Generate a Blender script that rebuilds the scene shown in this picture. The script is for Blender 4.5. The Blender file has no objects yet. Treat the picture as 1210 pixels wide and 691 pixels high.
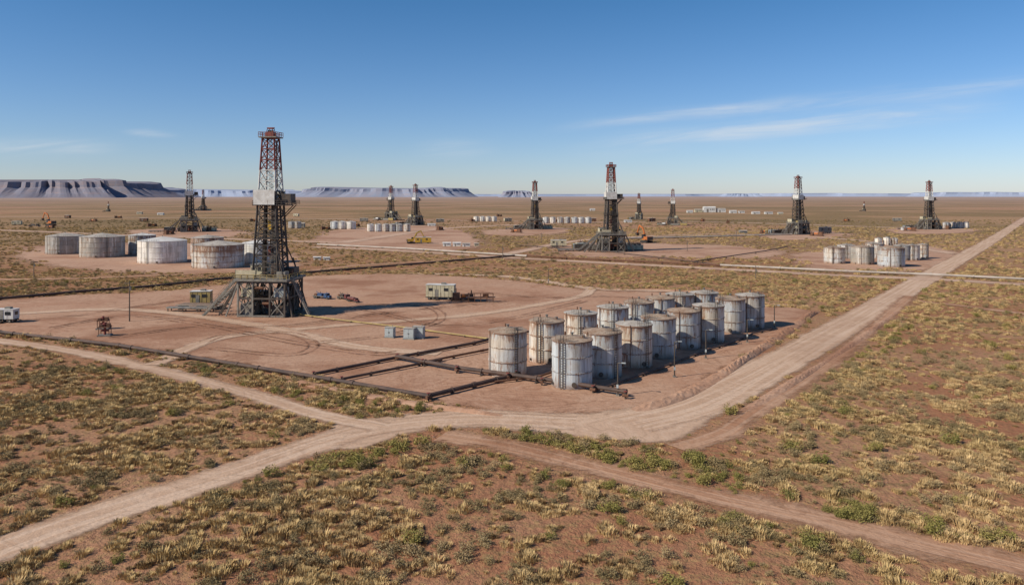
import bpy, math, random, bmesh
import numpy as np
from mathutils import Vector, Matrix
random.seed(7); rng=np.random.default_rng(11)
S=bpy.context.scene
S.view_settings.view_transform='Standard'; S.view_settings.look='None'; S.view_settings.exposure=0
COL=S.collection
# ------------------------------------------------------------ survey: drone 30 m above flat ground
H=30.0; FP=874.0; HY=231.0
def G(px,py):
    d=H*FP/(py-HY); return ((px-605.0)*d/FP, d)
def D(py): return H*FP/(py-HY)
cam=bpy.data.cameras.new('camera'); cam.lens=FP/1210*36; cam.sensor_width=36
cam.shift_y=-(345.5-HY)/1210; cam.clip_start=0.5; cam.clip_end=90000
co=bpy.data.objects.new('camera',cam); co.location=(0,0,H); co.rotation_euler=(math.pi/2,0,0); COL.objects.link(co); S.camera=co
# ------------------------------------------------------------ sun + sky
SA=math.radians(25); SE=math.radians(38)
tr=Vector((math.cos(SE)*math.cos(SA),math.cos(SE)*math.sin(SA),-math.sin(SE)))
sl=bpy.data.lights.new('sun','SUN'); sl.energy=5.0; sl.angle=math.radians(0.6); sl.color=(1,0.905,0.76)
so=bpy.data.objects.new('sun',sl); so.rotation_euler=tr.to_track_quat('-Z','Y').to_euler(); so.location=(-200,-100,200); COL.objects.link(so)

class NT:
    def __init__(s,tree): s.t=tree; s.n=tree.nodes; s.l=tree.links
    def new(s,typ,**k):
        n=s.n.new(typ)
        for a,b in k.items(): setattr(n,a,b)
        return n
    def put(s,sock,v):
        if hasattr(v,'node'): s.l.new(v,sock)
        elif isinstance(v,(tuple,list)):
            v=tuple(v)
            if sock.type=='RGBA' and len(v)==3: v=v+(1,)
            sock.default_value=v
        else: sock.default_value=v
    def M(s,op,a,b=0.0,c=None,clamp=False):
        n=s.new('ShaderNodeMath',operation=op,use_clamp=clamp); s.put(n.inputs[0],a); s.put(n.inputs[1],b)
        if c is not None: s.put(n.inputs[2],c)
        return n.outputs[0]
    def mix(s,f,a,b,bt='MIX'):
        n=s.new('ShaderNodeMix',data_type='RGBA',blend_type=bt)
        s.put(n.inputs[0],f); s.put(n.inputs[6],a); s.put(n.inputs[7],b); return n.outputs[2]
    def noise(s,vec,scale,detail=4,rough=0.55,dist=0.0):
        n=s.new('ShaderNodeTexNoise'); s.put(n.inputs['Vector'],vec)
        n.inputs['Scale'].default_value=scale; n.inputs['Detail'].default_value=detail
        n.inputs['Roughness'].default_value=rough; n.inputs['Distortion'].default_value=dist
        return n.outputs['Fac']
    def ramp(s,v,a,b,lo=0.0,hi=1.0,smooth=True):
        n=s.new('ShaderNodeMapRange',interpolation_type='SMOOTHSTEP' if smooth else 'LINEAR')
        s.put(n.inputs[0],v); 
        for i,x in enumerate((a,b,lo,hi)): n.inputs[i+1].default_value=x
        return n.outputs[0]
    def vmul(s,v,sc):
        n=s.new('ShaderNodeVectorMath',operation='MULTIPLY'); s.put(n.inputs[0],v); n.inputs[1].default_value=sc; return n.outputs[0]
    def attr(s,name):
        n=s.new('ShaderNodeAttribute'); n.attribute_name=name; return n.outputs['Fac']
    def comb(s,x,y,z):
        n=s.new('ShaderNodeCombineXYZ'); s.put(n.inputs[0],x); s.put(n.inputs[1],y); s.put(n.inputs[2],z); return n.outputs[0]

W=bpy.data.worlds.new('World'); S.world=W; W.use_nodes=True
w=NT(W.node_tree); w.n.clear()
sky=w.new('ShaderNodeTexSky',sky_type='NISHITA'); sky.sun_disc=False
sky.sun_elevation=SE; sky.sun_rotation=math.atan2(-math.cos(SA),-math.sin(SA))%(2*math.pi)
sky.altitude=900; sky.air_density=1.0; sky.dust_density=0.5; sky.ozone_density=3.0
tc=w.new('ShaderNodeTexCoord'); sp=w.new('ShaderNodeSeparateXYZ'); w.l.new(tc.outputs['Generated'],sp.inputs[0])
yy=w.M('MAXIMUM',sp.outputs[1],0.05); u=w.M('DIVIDE',sp.outputs[0],yy); v=w.M('DIVIDE',sp.outputs[2],yy)
WOB=w.M('SUBTRACT',w.noise(w.comb(w.M('MULTIPLY',u,6.0),w.M('MULTIPLY',v,20.0),3.1),1.0,2),0.5)
vr=w.M('SUBTRACT',v,w.M('MULTIPLY',u,0.10))
FIB=w.ramp(w.noise(w.comb(w.M('MULTIPLY',u,5.0),w.M('MULTIPLY',vr,55.0),1.7),1.0,5,0.6,0.4),0.32,0.74)
def streak(u0,v0,slope,curve,wid,ua,ub,fade,amp,fs):
    du=w.M('SUBTRACT',u,u0)
    ctr=w.M('ADD',w.M('ADD',v0,w.M('MULTIPLY',du,slope)),w.M('MULTIPLY',w.M('MULTIPLY',du,du),curve))
    dv=w.M('ADD',w.M('SUBTRACT',v,ctr),w.M('MULTIPLY',WOB,wid*1.8))
    g=w.M('EXPONENT',w.M('MULTIPLY',w.M('POWER',w.M('DIVIDE',w.M('ABSOLUTE',dv),wid),2.0),-1.0))
    ends=w.M('MULTIPLY',w.ramp(u,ua-fade,ua+fade),w.ramp(u,ub-fade,ub+fade,1,0))
    return w.M('MULTIPLY',w.M('MULTIPLY',g,ends),amp)
def px(a): return (a-605)/FP
def py(a): return (HY-a)/FP
m=streak(px(930),py(151),0.105,0.0,0.012,px(740),px(1130),0.10,0.66,7)
for a in [(px(960),py(122),0.09,0.05,0.010,px(760),px(1240),0.12,0.42,6),
          (px(780),py(137),0.13,0.0,0.006,px(690),px(900),0.07,0.36,9),
          (px(178),py(157),-0.06,0.0,0.004,px(158),px(198),0.025,0.6,12),
          (px(50),py(174),0.01,0.0,0.010,px(-60),px(120),0.05,0.5,7),
          (px(535),py(175),0.03,0.0,0.010,px(505),px(565),0.04,0.38,9)]:
    m=w.M('ADD',m,streak(*a))
m=w.M('MULTIPLY',m,w.M('ADD',w.M('MULTIPLY',FIB,0.85),0.15))
m=w.M('MULTIPLY',m,w.ramp(sp.outputs[1],0.05,0.3)); m=w.M('MINIMUM',m,0.8)
up=w.M('ABSOLUTE',sp.outputs[2])
tint=w.mix(w.ramp(up,0.0,0.25,0,1,False),(1.04,1.08,1.32),(0.52,0.92,1.20))
skyt=w.mix(1.0,sky.outputs[0],tint,'MULTIPLY')
skyc=w.mix(m,skyt,(8.0,8.5,9.0))
bg=w.new('ShaderNodeBackground'); w.l.new(skyc,bg.inputs[0]); bg.inputs[1].default_value=0.086
wo=w.new('ShaderNodeOutputWorld'); w.l.new(bg.outputs[0],wo.inputs[0])

# ------------------------------------------------------------ materials
def newmat(name):
    m=bpy.data.materials.new(name); m.use_nodes=True; t=NT(m.node_tree); t.n.clear()
    o=t.new('ShaderNodeOutputMaterial'); p=t.new('ShaderNodeBsdfPrincipled'); t.l.new(p.outputs[0],o.inputs[0])
    return m,t,p,o
def bump(t,p,h,st,dist):
    b=t.new('ShaderNodeBump'); t.put(b.inputs['Height'],h); b.inputs['Strength'].default_value=st; b.inputs['Distance'].default_value=dist
    t.l.new(b.outputs[0],p.inputs['Normal'])
def simple(name,c1,c2,scale=1.5,rough=0.7,metal=0.0,rust=0.0):
    m,t,p,o=newmat(name); tc=t.new('ShaderNodeTexCoord')
    n=t.noise(tc.outputs['Object'],scale,3,0.65)
    c=t.mix(t.ramp(n,0.3,0.7),c1,c2)
    if rust>0:
        r=t.noise(t.vmul(tc.outputs['Object'],(1.5,1.5,0.35)),1.3,4,0.7)
        c=t.mix(t.ramp(r,0.68-rust*0.3,0.78-rust*0.2),c,(0.13,0.055,0.025))
    p.inputs['Roughness'].default_value=rough; p.inputs['Metallic'].default_value=metal
    t.l.new(c,p.inputs['Base Color']); return m
steel=simple('dark_steel',(0.045,0.038,0.033),(0.10,0.078,0.06),0.8,0.6,0.1,0.3)
steel2=simple('grey_steel',(0.15,0.14,0.125),(0.27,0.245,0.20),0.8,0.6,0.1,0.4)
whitep=simple('white_paint',(0.66,0.65,0.61),(0.48,0.46,0.42),0.7,0.6,0,0.25)
redp=simple('red_oxide_paint',(0.24,0.052,0.035),(0.15,0.045,0.035),0.8,0.7,0,0.2)
cream=simple('cream_panel',(0.54,0.48,0.33),(0.40,0.35,0.23),0.6,0.6,0,0.25)
yel=simple('yellow_paint',(0.60,0.36,0.03),(0.45,0.27,0.03),0.8,0.5,0,0.2)
yelpipe=simple('faded_yellow_pipe',(0.42,0.31,0.10),(0.28,0.20,0.08),0.8,0.6,0,0.25)
orange=simple('orange_paint',(0.50,0.15,0.03),(0.36,0.11,0.03),0.8,0.5,0,0.2)
bluep=simple('blue_paint',(0.04,0.09,0.20),(0.03,0.06,0.13),0.8,0.4)
maroon=simple('faded_red_paint',(0.15,0.035,0.03),(0.09,0.03,0.025),0.8,0.6)
rustm=simple('rusty_iron',(0.10,0.045,0.025),(0.18,0.085,0.045),1.1,0.85)
pipem=simple('weathered_pipe',(0.05,0.032,0.026),(0.105,0.06,0.042),0.35,0.7,0,0.2)
pipew=simple('pale_pipe',(0.46,0.40,0.34),(0.34,0.28,0.23),0.15,0.6,0,0.15)
cabm=simple('grey_cabinet',(0.38,0.42,0.42),(0.28,0.31,0.31),0.8,0.5,0,0.15)
rubber=simple('rubber',(0.02,0.02,0.02),(0.035,0.03,0.028),2,0.9)
glass=simple('dark_glass',(0.02,0.025,0.03),(0.03,0.035,0.04),2,0.15)
wood=simple('weathered_wood',(0.10,0.075,0.055),(0.16,0.125,0.095),2,0.9)

def tankmat(name,base,tan,rustamt,mort=0.5,hh=7.2):
    m,t,p,o=newmat(name); tc=t.new('ShaderNodeTexCoord'); oi=t.new('ShaderNodeObjectInfo'); rnd=oi.outputs['Random']
    uv=tc.outputs['UV']; off=t.comb(t.M('MULTIPLY',rnd,91.0),0.0,t.M('MULTIPLY',rnd,37.0))
    add=t.new('ShaderNodeVectorMath',operation='ADD'); t.l.new(uv,add.inputs[0]); t.l.new(off,add.inputs[1]); q=add.outputs[0]
    br=t.new('ShaderNodeTexBrick'); t.l.new(q,br.inputs['Vector']); br.inputs['Scale'].default_value=1
    br.inputs['Color1'].default_value=(0.84,0.84,0.84,1); br.inputs['Color2'].default_value=(1.10,1.10,1.10,1); br.inputs['Mortar'].default_value=(mort,mort*.93,mort*.86,1)
    br.inputs['Mortar Size'].default_value=0.035; br.inputs['Brick Width'].default_value=2.9; br.inputs['Row Height'].default_value=2.4
    c=t.mix(t.ramp(t.noise(q,0.3,3),0.4,0.6),base,tan)
    c=t.mix(1.0,c,br.outputs[0],'MULTIPLY')
    c=t.mix(t.M('MULTIPLY',t.ramp(t.noise(t.vmul(q,(1.9,0.10,1)),1.0,5,0.7),0.44,0.70),0.62),c,(0.20,0.165,0.135))
    c=t.mix(t.M('MULTIPLY',t.ramp(t.noise(t.vmul(q,(1.3,0.07,1.7)),1.0,3,0.6),0.52,0.66),0.55),c,(0.74,0.74,0.71))
    sv=t.new('ShaderNodeSeparateXYZ'); t.l.new(uv,sv.inputs[0])
    seam=t.M('ABSOLUTE',t.M('SUBTRACT',t.M('FRACT',t.M('DIVIDE',sv.outputs[1],2.4)),0.5))
    rn=t.noise(t.vmul(q,(1.7,0.30,1)),1.0,6,0.72)
    topz=t.ramp(sv.outputs[1],hh-1.9,hh)
    rf=t.ramp(t.M('ADD',t.M('ADD',t.M('ADD',rn,t.M('MULTIPLY',t.ramp(seam,0.36,0.5),0.09)),t.M('MULTIPLY',rnd,0.05)),t.M('MULTIPLY',topz,0.12)),0.64-rustamt*0.1,0.76-rustamt*0.08)
    c=t.mix(t.M('MULTIPLY',rf,0.8),c,(0.21,0.095,0.045))
    c=t.mix(t.M('MULTIPLY',t.ramp(sv.outputs[1],0,1.5,1,0),t.ramp(t.noise(q,0.9,3),0.3,0.6,0.3,0.8)),c,(0.26,0.145,0.09))
    c=t.mix(1.0,c,t.comb(*[t.ramp(rnd,0,1,a,b) for a,b in ((0.86,1.12),(0.9,1.05),(0.94,0.97))]),'MULTIPLY')
    t.l.new(c,p.inputs['Base Color']); p.inputs['Roughness'].default_value=0.72; p.inputs['Specular IOR Level'].default_value=0.3
    bump(t,p,t.noise(q,0.5,2),0.25,0.12); return m
galv=tankmat('galvanised_shell',(0.52,0.54,0.54),(0.54,0.49,0.42),0.9)
galv2=tankmat('tank_shell_grey',(0.31,0.31,0.295),(0.38,0.35,0.31),0.3,0.75,12)
whs=tankmat('tank_shell_white',(0.78,0.78,0.75),(0.68,0.66,0.61),-0.4,0.85,12)
roofr=simple('rusty_roof',(0.24,0.13,0.07),(0.38,0.29,0.21),0.45,0.8,0,0.45)
roofg=simple('grey_roof',(0.32,0.27,0.22),(0.46,0.42,0.36),0.4,0.7,0,0.4)
roofw=simple('white_roof',(0.66,0.64,0.60),(0.52,0.48,0.43),0.3,0.6,0,0.1)

# ------------------------------------------------------------ mesh builder
class MB:
    def __init__(s): s.v=[];s.f=[];s.m=[];s.uv=[];s.mats=[]
    def mi(s,m):
        if m not in s.mats: s.mats.append(m)
        return s.mats.index(m)
    def add(s,vs,fs,m,uvs=None):
        o=len(s.v); s.v+= [tuple(x) for x in vs]; k=s.mi(m)
        for i,f in enumerate(fs):
            s.f.append([o+a for a in f]); s.m.append(k); s.uv.append(uvs[i] if uvs else [(0,0)]*len(f))
    def box(s,c,d,m,rz=0.0,taper=1.0):
        x,y,z=[a/2 for a in d]; vs=[]
        for sz in (-1,1):
            k=taper if sz>0 else 1
            for sx,sy in ((-1,-1),(1,-1),(1,1),(-1,1)):
                a,b=sx*x*k,sy*y*k; vs.append((c[0]+a*math.cos(rz)-b*math.sin(rz),c[1]+a*math.sin(rz)+b*math.cos(rz),c[2]+sz*z))
        s.add(vs,[(3,2,1,0),(4,5,6,7),(0,1,5,4),(1,2,6,5),(2,3,7,6),(3,0,4,7)],m)
    def beam(s,p,q,wd,m,h=None):
        p=Vector(p);q=Vector(q);d=q-p
        if d.length<1e-4:return
        d.normalize(); a=d.cross(Vector((0,0,1)))
        if a.length<0.02: a=Vector((1,0,0))
        a.normalize(); b=a.cross(d); h=h or wd; a*=wd/2; b*=h/2
        vs=[p-a-b,p+a-b,p+a+b,p-a+b,q-a-b,q+a-b,q+a+b,q-a+b]
        s.add(vs,[(3,2,1,0),(4,5,6,7),(0,1,5,4),(1,2,6,5),(2,3,7,6),(3,0,4,7)],m)
    def cyl(s,p,q,r,m,n=12,r2=None):
        p=Vector(p);q=Vector(q);d=(q-p).normalized(); a=d.cross(Vector((0,0,1)))
        if a.length<0.02: a=Vector((1,0,0))
        a.normalize(); b=d.cross(a); r2=r if r2 is None else r2; vs=[]
        for c,rr in ((p,r),(q,r2)):
            for i in range(n):
                t=2*math.pi*i/n; vs.append(c+a*math.cos(t)*rr+b*math.sin(t)*rr)
        s.add(vs,[(i,(i+1)%n,n+(i+1)%n,n+i) for i in range(n)]+[tuple(range(n-1,-1,-1)),tuple(range(n,2*n))],m)
    def lathe(s,prof,n,mfun):
        for j in range(len(prof)-1):
            (r0,z0),(r1,z1)=prof[j],prof[j+1]; vs=[];fs=[];uvs=[]
            for i in range(n):
                t=2*math.pi*i/n; vs.append((r0*math.cos(t),r0*math.sin(t),z0))
            for i in range(n):
                t=2*math.pi*i/n; vs.append((r1*math.cos(t),r1*math.sin(t),z1))
            R=max(r0,r1)
            for i in range(n):
                fs.append((i,(i+1)%n,n+(i+1)%n,n+i)); a=2*math.pi*i/n*R; b=2*math.pi*(i+1)/n*R
                uvs.append([(a,z0),(b,z0),(b,z1),(a,z1)])
            s.add(vs,fs,mfun(j),uvs)
    def mesh(s,name,merge=False):
        me=bpy.data.meshes.new(name); me.from_pydata(s.v,[],s.f); 
        for m in s.mats: me.materials.append(m)
        me.polygons.foreach_set('material_index',s.m)
        ul=me.uv_layers.new(name='UVMap'); ul.data.foreach_set('uv',np.array([c for f in s.uv for c in f],dtype=np.float32).ravel())
        if merge:
            bm=bmesh.new(); bm.from_mesh(me); bmesh.ops.remove_doubles(bm,verts=bm.verts,dist=0.0005); bm.to_mesh(me); bm.free()
        me.polygons.foreach_set('use_smooth',[True]*len(me.polygons))
        me.set_sharp_from_angle(angle=math.radians(32)); me.update()
        return me
def empty(name,loc,rz=0,sc=1.0):
    e=bpy.data.objects.new(name,None); e.location=loc; e.rotation_euler=(0,0,rz); e.scale=(sc,)*3 if not isinstance(sc,tuple) else sc
    e.empty_display_size=1; COL.objects.link(e); return e
def place(name,me,parent=None,loc=(0,0,0),rz=0,sc=1.0):
    o=bpy.data.objects.new(name,me); o.location=loc; o.rotation_euler=(0,0,rz); o.scale=(sc,)*3
    COL.objects.link(o)
    if parent: o.parent=parent
    return o

# ------------------------------------------------------------ ground
def ground_material():
    m,t,p,o=newmat('desert_soil'); g=t.new('ShaderNodeNewGeometry'); P=g.outputs['Position']
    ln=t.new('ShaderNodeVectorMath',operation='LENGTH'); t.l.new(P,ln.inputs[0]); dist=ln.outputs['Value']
    mid=t.noise(P,1.3,4,0.75)
    soil=t.mix(t.ramp(t.noise(P,0.035,3),0.38,0.62),(0.32,0.145,0.08),(0.375,0.205,0.12))
    soil=t.mix(t.ramp(mid,0.40,0.70,0,0.65),soil,(0.20,0.095,0.055))
    gr=t.mix(t.ramp(t.noise(P,0.5,3,0.7),0.35,0.65),(0.38,0.25,0.115),(0.20,0.14,0.065))
    patch=t.ramp(t.noise(P,0.014,5,0.6),0.38,0.6); fine=t.ramp(t.noise(P,0.75,4,0.8),0.46,0.60)
    near=t.M('MULTIPLY',t.M('ADD',t.M('MULTIPLY',patch,0.55),0.30),fine)
    c=t.mix(t.M('MULTIPLY',near,0.9),soil,gr)
    farg=t.mix(t.ramp(t.noise(P,0.004,4,0.6),0.40,0.58),(0.36,0.225,0.13),(0.22,0.155,0.08))
    farg=t.mix(t.ramp(t.noise(t.vmul(P,(1,1.8,1)),0.0011,5,0.65),0.5,0.60,0,0.8),farg,(0.39,0.215,0.135))
    farg=t.mix(t.ramp(t.noise(t.vmul(P,(0.6,1.4,1)),0.0023,5,0.65),0.52,0.60,0,0.8),farg,(0.14,0.11,0.06))
    sh=t.new('ShaderNodeTexVoronoi'); t.l.new(P,sh.inputs['Vector']); sh.inputs['Scale'].default_value=0.16
    dots=t.M('MULTIPLY',t.ramp(sh.outputs['Distance'],0.12,0.34,1,0),t.ramp(t.noise(P,0.02,2),0.36,0.56))
    farg=t.mix(t.M('MULTIPLY',dots,0.85),farg,(0.07,0.058,0.032))
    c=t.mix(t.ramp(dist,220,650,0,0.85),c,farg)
    c=t.mix(t.ramp(dist,1200,8000,0,0.75,False),c,(0.37,0.275,0.24))  # aerial haze painted into the ground colour, growing with distance
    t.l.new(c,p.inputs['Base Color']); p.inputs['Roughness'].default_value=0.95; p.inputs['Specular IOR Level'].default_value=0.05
    bump(t,p,t.noise(P,0.6,4,0.75),1.0,0.55)
    return m
def gax(): 
    a=[0,40,80,120,160,220,300,400,600,900,1400,2200,3500,6000,10000,16000,26000,45000]
    return sorted(set([-x for x in a]+a))
ax=gax(); vs=[(x,y,0) for y in ax for x in ax]; n=len(ax)
fs=[(j*n+i,j*n+i+1,(j+1)*n+i+1,(j+1)*n+i) for j in range(n-1) for i in range(n-1)]
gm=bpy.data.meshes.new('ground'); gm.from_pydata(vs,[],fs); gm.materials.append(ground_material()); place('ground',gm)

def dirt_material(name,c1,c2,c3,edge=1.0,namp=3.0,rut=1.3,dark=0.6,dk=0.6):
    res=[]
    for opaque in (False,True):
        m,t,p,o=newmat(name); g=t.new('ShaderNodeNewGeometry'); P=g.outputs['Position']; d=t.attr('d'); lat=t.attr('lat'); al=t.attr('along')
        c=t.mix(t.ramp(t.noise(P,0.05,3,0.6),0.40,0.60),c1,c2)
        tracks=t.noise(t.comb(t.M('MULTIPLY',lat,rut),t.M('MULTIPLY',al,0.02),0.0),1.0,3,0.65)
        c=t.mix(t.M('MULTIPLY',t.ramp(tracks,0.45,0.58),0.85),c,c3)
        c=t.mix(t.M('MULTIPLY',t.ramp(tracks,0.33,0.42,1,0),dk),c,tuple(x*0.74 for x in c1))
        sw=t.noise(t.vmul(P,(1,1.7,1)),0.035,3,0.5,2.6)
        s1=t.M('ABSOLUTE',t.M('SUBTRACT',t.M('FRACT',t.M('MULTIPLY',sw,9.0)),0.5))
        sel=t.ramp(t.noise(P,0.03,2),0.42,0.54)
        c=t.mix(t.M('MULTIPLY',t.M('MULTIPLY',t.ramp(s1,0.0,0.12,1,0),sel),dk),c,tuple(x*0.64 for x in c1))
        c=t.mix(t.M('MULTIPLY',t.ramp(s1,0.30,0.5),0.5),c,c3)
        c=t.mix(t.ramp(t.noise(P,1.1,5,0.78),0.46,0.72,0,dk),c,tuple(x*0.62 for x in c1))
        c=t.mix(t.ramp(t.noise(P,0.022,4,0.68),0.49,0.60,0,dark),c,(c1[0]*0.70,c1[1]*0.64,c1[2]*0.62))
        t.l.new(c,p.inputs['Base Color']); p.inputs['Roughness'].default_value=0.95; p.inputs['Specular IOR Level'].default_value=0.05
        bump(t,p,t.M('ADD',t.noise(P,1.4,3,0.7),t.M('MULTIPLY',tracks,1.4)),0.5,0.22)
        if not opaque:
            nz=t.M('MULTIPLY',t.M('SUBTRACT',t.M('ADD',t.M('MULTIPLY',t.noise(P,0.2,2,0.6),0.6),t.M('MULTIPLY',t.noise(P,1.3,3,0.7),0.4)),0.5),namp*2.4)
            a=t.ramp(t.M('ADD',d,nz),-edge*0.5,edge)
            tb=t.new('ShaderNodeBsdfTransparent'); mx=t.new('ShaderNodeMixShader'); t.l.new(a,mx.inputs[0]); t.l.new(tb.outputs[0],mx.inputs[1]); t.l.new(p.outputs[0],mx.inputs[2]); t.l.new(mx.outputs[0],o.inputs[0])
        res.append(m)
    return res+[edge+namp*0.55]
m_pad=dirt_material('pad_dirt',(0.37,0.195,0.12),(0.415,0.245,0.16),(0.49,0.32,0.225),1.5,4.5,dark=0.7)
m_road=dirt_material('road_dirt',(0.47,0.305,0.205),(0.50,0.335,0.23),(0.59,0.425,0.31),1.0,1.5,1.1,0.25,0.35)
m_track=dirt_material('track_dirt',(0.38,0.20,0.118),(0.415,0.24,0.15),(0.48,0.30,0.20),1.6,2.6,1.5,0.5,0.5)
m_farpad=dirt_material('far_pad_dirt',(0.41,0.235,0.155),(0.44,0.27,0.185),(0.51,0.34,0.245),5.0,14.0,0.6)
m_service=dirt_material('service_road_dirt',(0.46,0.295,0.21),(0.49,0.325,0.23),(0.57,0.405,0.30),2.0,3.0,0.8,0.4,0.4)
m_rut=dirt_material('tyre_rut_dirt',(0.27,0.14,0.088),(0.31,0.17,0.11),(0.37,0.22,0.15),0.5,1.0,1.0,0.3)

def catmull(pts,step):
    P=[np.array(p,float) for p in pts]; P=[2*P[0]-P[1]]+P+[2*P[-1]-P[-2]]; out=[]
    for i in range(1,len(P)-2):
        L=np.linalg.norm(P[i+1]-P[i]); n=max(2,int(L/step))
        for k in range(n):
            t=k/n; a,b,c,d=P[i-1],P[i],P[i+1],P[i+2]
            out.append(0.5*((2*b)+(-a+c)*t+(2*a-5*b+4*c-d)*t*t+(-a+3*b-3*c+d)*t**3))
    out.append(P[-2]); return np.array(out)
def sdf(P,poly):
    poly=np.array(poly); n=len(poly); dm=np.full(len(P),1e9); ins=np.zeros(len(P),bool)
    for i in range(n):
        a=poly[i]; b=poly[(i+1)%n]; e=b-a; w_=P-a; t=np.clip((w_@e)/(e@e+1e-9),0,1); q=w_-t[:,None]*e; dm=np.minimum(dm,np.hypot(q[:,0],q[:,1]))
        c=((a[1]>P[:,1])!=(b[1]>P[:,1])); xi=(b[0]-a[0])*(P[:,1]-a[1])/((b[1]-a[1]) if abs(b[1]-a[1])>1e-9 else 1e-9)+a[0]; ins^=(c&(P[:,0]<xi))
    return np.where(ins,dm,-dm)
def pdist(P,line):
    dm=np.full(len(P),1e9)
    for i in range(len(line)-1):
        a=line[i];e=line[i+1]-a;w_=P-a;t=np.clip((w_@e)/(e@e+1e-9),0,1);q=w_-t[:,None]*e;dm=np.minimum(dm,np.hypot(q[:,0],q[:,1]))
    return dm
ROADS=[];PADS=[]; ZL=[0.02]
def setattrs(me,**k):
    for n_,a in k.items():
        at=me.attributes.new(n_,'FLOAT','POINT'); at.data.foreach_set('value',np.asarray(a,dtype=np.float32))
def matsplit(me,mat,q,d):
    me.materials.append(mat[0]); me.materials.append(mat[1]); dd=np.asarray(d)[np.asarray(q)].min(1)
    me.polygons.foreach_set('material_index',(dd>mat[2]).astype(np.int32))
def strip(line,hw,marg,z,offs_extra=0.0,base=0):
    tn=np.gradient(line,axis=0); tn/=np.linalg.norm(tn,axis=1)[:,None]; nm=np.stack([-tn[:,1],tn[:,0]],1)
    offs=np.array([-1,-.75,-.5,-.25,0,.25,.5,.75,1])*(hw+marg); al=np.r_[0,np.cumsum(np.linalg.norm(np.diff(line,axis=0),axis=1))]
    vs=[];d=[];lt=[];a=[]
    for i in range(len(line)):
        for o in offs:
            p=line[i]+nm[i]*(o+offs_extra); vs.append((p[0],p[1],z)); d.append(hw-abs(o)); lt.append(o); a.append(al[i])
    k=len(offs); fs=[(base+i*k+j,base+i*k+j+1,base+(i+1)*k+j+1,base+(i+1)*k+j) for i in range(len(line)-1) for j in range(k-1)]
    return vs,fs,d,lt,a
def road(name,pxs,hw,mat,step=3.0,excl=True,marg=2.5):
    line=catmull([G(*p) for p in pxs],step); ZL[0]+=0.006
    vs,fs,d,lt,a=strip(line,hw,marg,ZL[0])
    me=bpy.data.meshes.new(name); me.from_pydata(vs,[],fs); matsplit(me,mat,fs,d); setattrs(me,d=d,lat=lt,along=a); place(name,me)
    if excl: ROADS.append((catmull([G(*p) for p in pxs],8.0),hw))
def pad(name,poly,mat,cell=2.0,excl=True,world=False,mg=6,shrink=0):
    pl=[p if world else G(*p) for p in poly]; pl=np.array(catmull(pl+[pl[0]],6.0)); ZL[0]+=0.006
    mn=pl.min(0)-mg; mx=pl.max(0)+mg; nx=int((mx[0]-mn[0])/cell)+2; ny=int((mx[1]-mn[1])/cell)+2
    X,Y=np.meshgrid(mn[0]+np.arange(nx)*cell,mn[1]+np.arange(ny)*cell); P=np.stack([X.ravel(),Y.ravel()],1); d=sdf(P,pl)-shrink
    keep=d>-mg; idx=-np.ones(len(P),int); idx[keep]=np.arange(keep.sum()); I=idx.reshape(ny,nx)
    q=np.stack([I[:-1,:-1],I[:-1,1:],I[1:,1:],I[1:,:-1]],-1).reshape(-1,4); q=q[(q>=0).all(1)]
    vs=np.c_[P[keep],np.full(keep.sum(),ZL[0])]
    me=bpy.data.meshes.new(name); me.from_pydata(vs.tolist(),[],q.tolist()); matsplit(me,mat,q,d[keep]); setattrs(me,d=d[keep],lat=np.zeros(keep.sum()),along=np.zeros(keep.sum())); place(name,me)
    if excl: PADS.append((pl,mg))
pad('gravel_pad',[(640,292),(700,286),(800,288),(900,292),(930,300),(880,306),(780,304),(680,303)],m_farpad,5,mg=14)
pad('gravel_pad',[(20,292),(110,287),(260,288),(340,296),(350,318),(200,325),(90,318),(20,306)],m_farpad,4,mg=14)
pad('gravel_pad',[(930,300),(1050,288),(1130,296),(1110,318),(1000,322),(940,314)],m_farpad,4,mg=14)
pad('gravel_pad',[(150,272),(230,269),(300,274),(260,281),(160,280)],m_farpad,8,mg=14)
pad('gravel_pad',[(560,273),(640,268),(680,272),(640,278),(580,278)],m_farpad,10,mg=14)
pad('gravel_pad',[(900,275),(960,272),(1010,277),(950,284),(900,281)],m_farpad,10,mg=14)
pad('gravel_pad',[(380,273),(470,266),(540,270),(570,291),(480,296),(370,288)],m_farpad,8,mg=14)
pad('gravel_pad',[(1040,271),(1100,267),(1160,272),(1110,277),(1060,276)],m_farpad,10,mg=14)
pad('dirt_pad',[(-60,396),(60,398),(200,417),(390,450),(540,479),(640,492),(760,483),(835,452),(900,410),(966,368),(900,362),(800,346),(700,343),(600,331),(480,324),(360,327),(200,343),(90,349),(-60,360)],m_pad,2.0)
pad('road_junction',[(385,497),(450,494),(540,484),(700,488),(790,470),(850,440),(905,420),(890,455),(850,490),(800,522),(720,520),(600,508),(520,507),(470,518),(430,530),(392,528)],m_road,1.2)
road('dirt_road',[(-160,712),(0,650),(100,614),(200,582),(300,551),(370,526),(450,505),(560,496),(680,500)],3.0,m_road)
road('dirt_road',[(-80,396),(0,403),(100,418),(200,441),(300,467),(370,489),(450,505)],2.0,m_road)
road('dirt_road',[(740,500),(820,480),(890,446),(950,412),(1020,373),(1075,340),(1130,308),(1170,285),(1200,266)],4.6,m_road,4)
road('dirt_track',[(800,530),(855,512),(905,478),(1000,415),(1050,372),(1075,350)],2.0,m_track)
road('dirt_track',[(520,516),(600,528),(700,553),(850,590),(1000,622),(1100,646),(1290,690)],2.4,m_track)
road('dirt_track',[(1085,356),(1140,362),(1300,383)],1.8,m_track)
road('service_road',[(370,292),(480,297),(610,305),(720,311),(850,318),(1000,326),(1100,330),(1300,342)],4.5,m_service,8,True,5)
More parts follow.
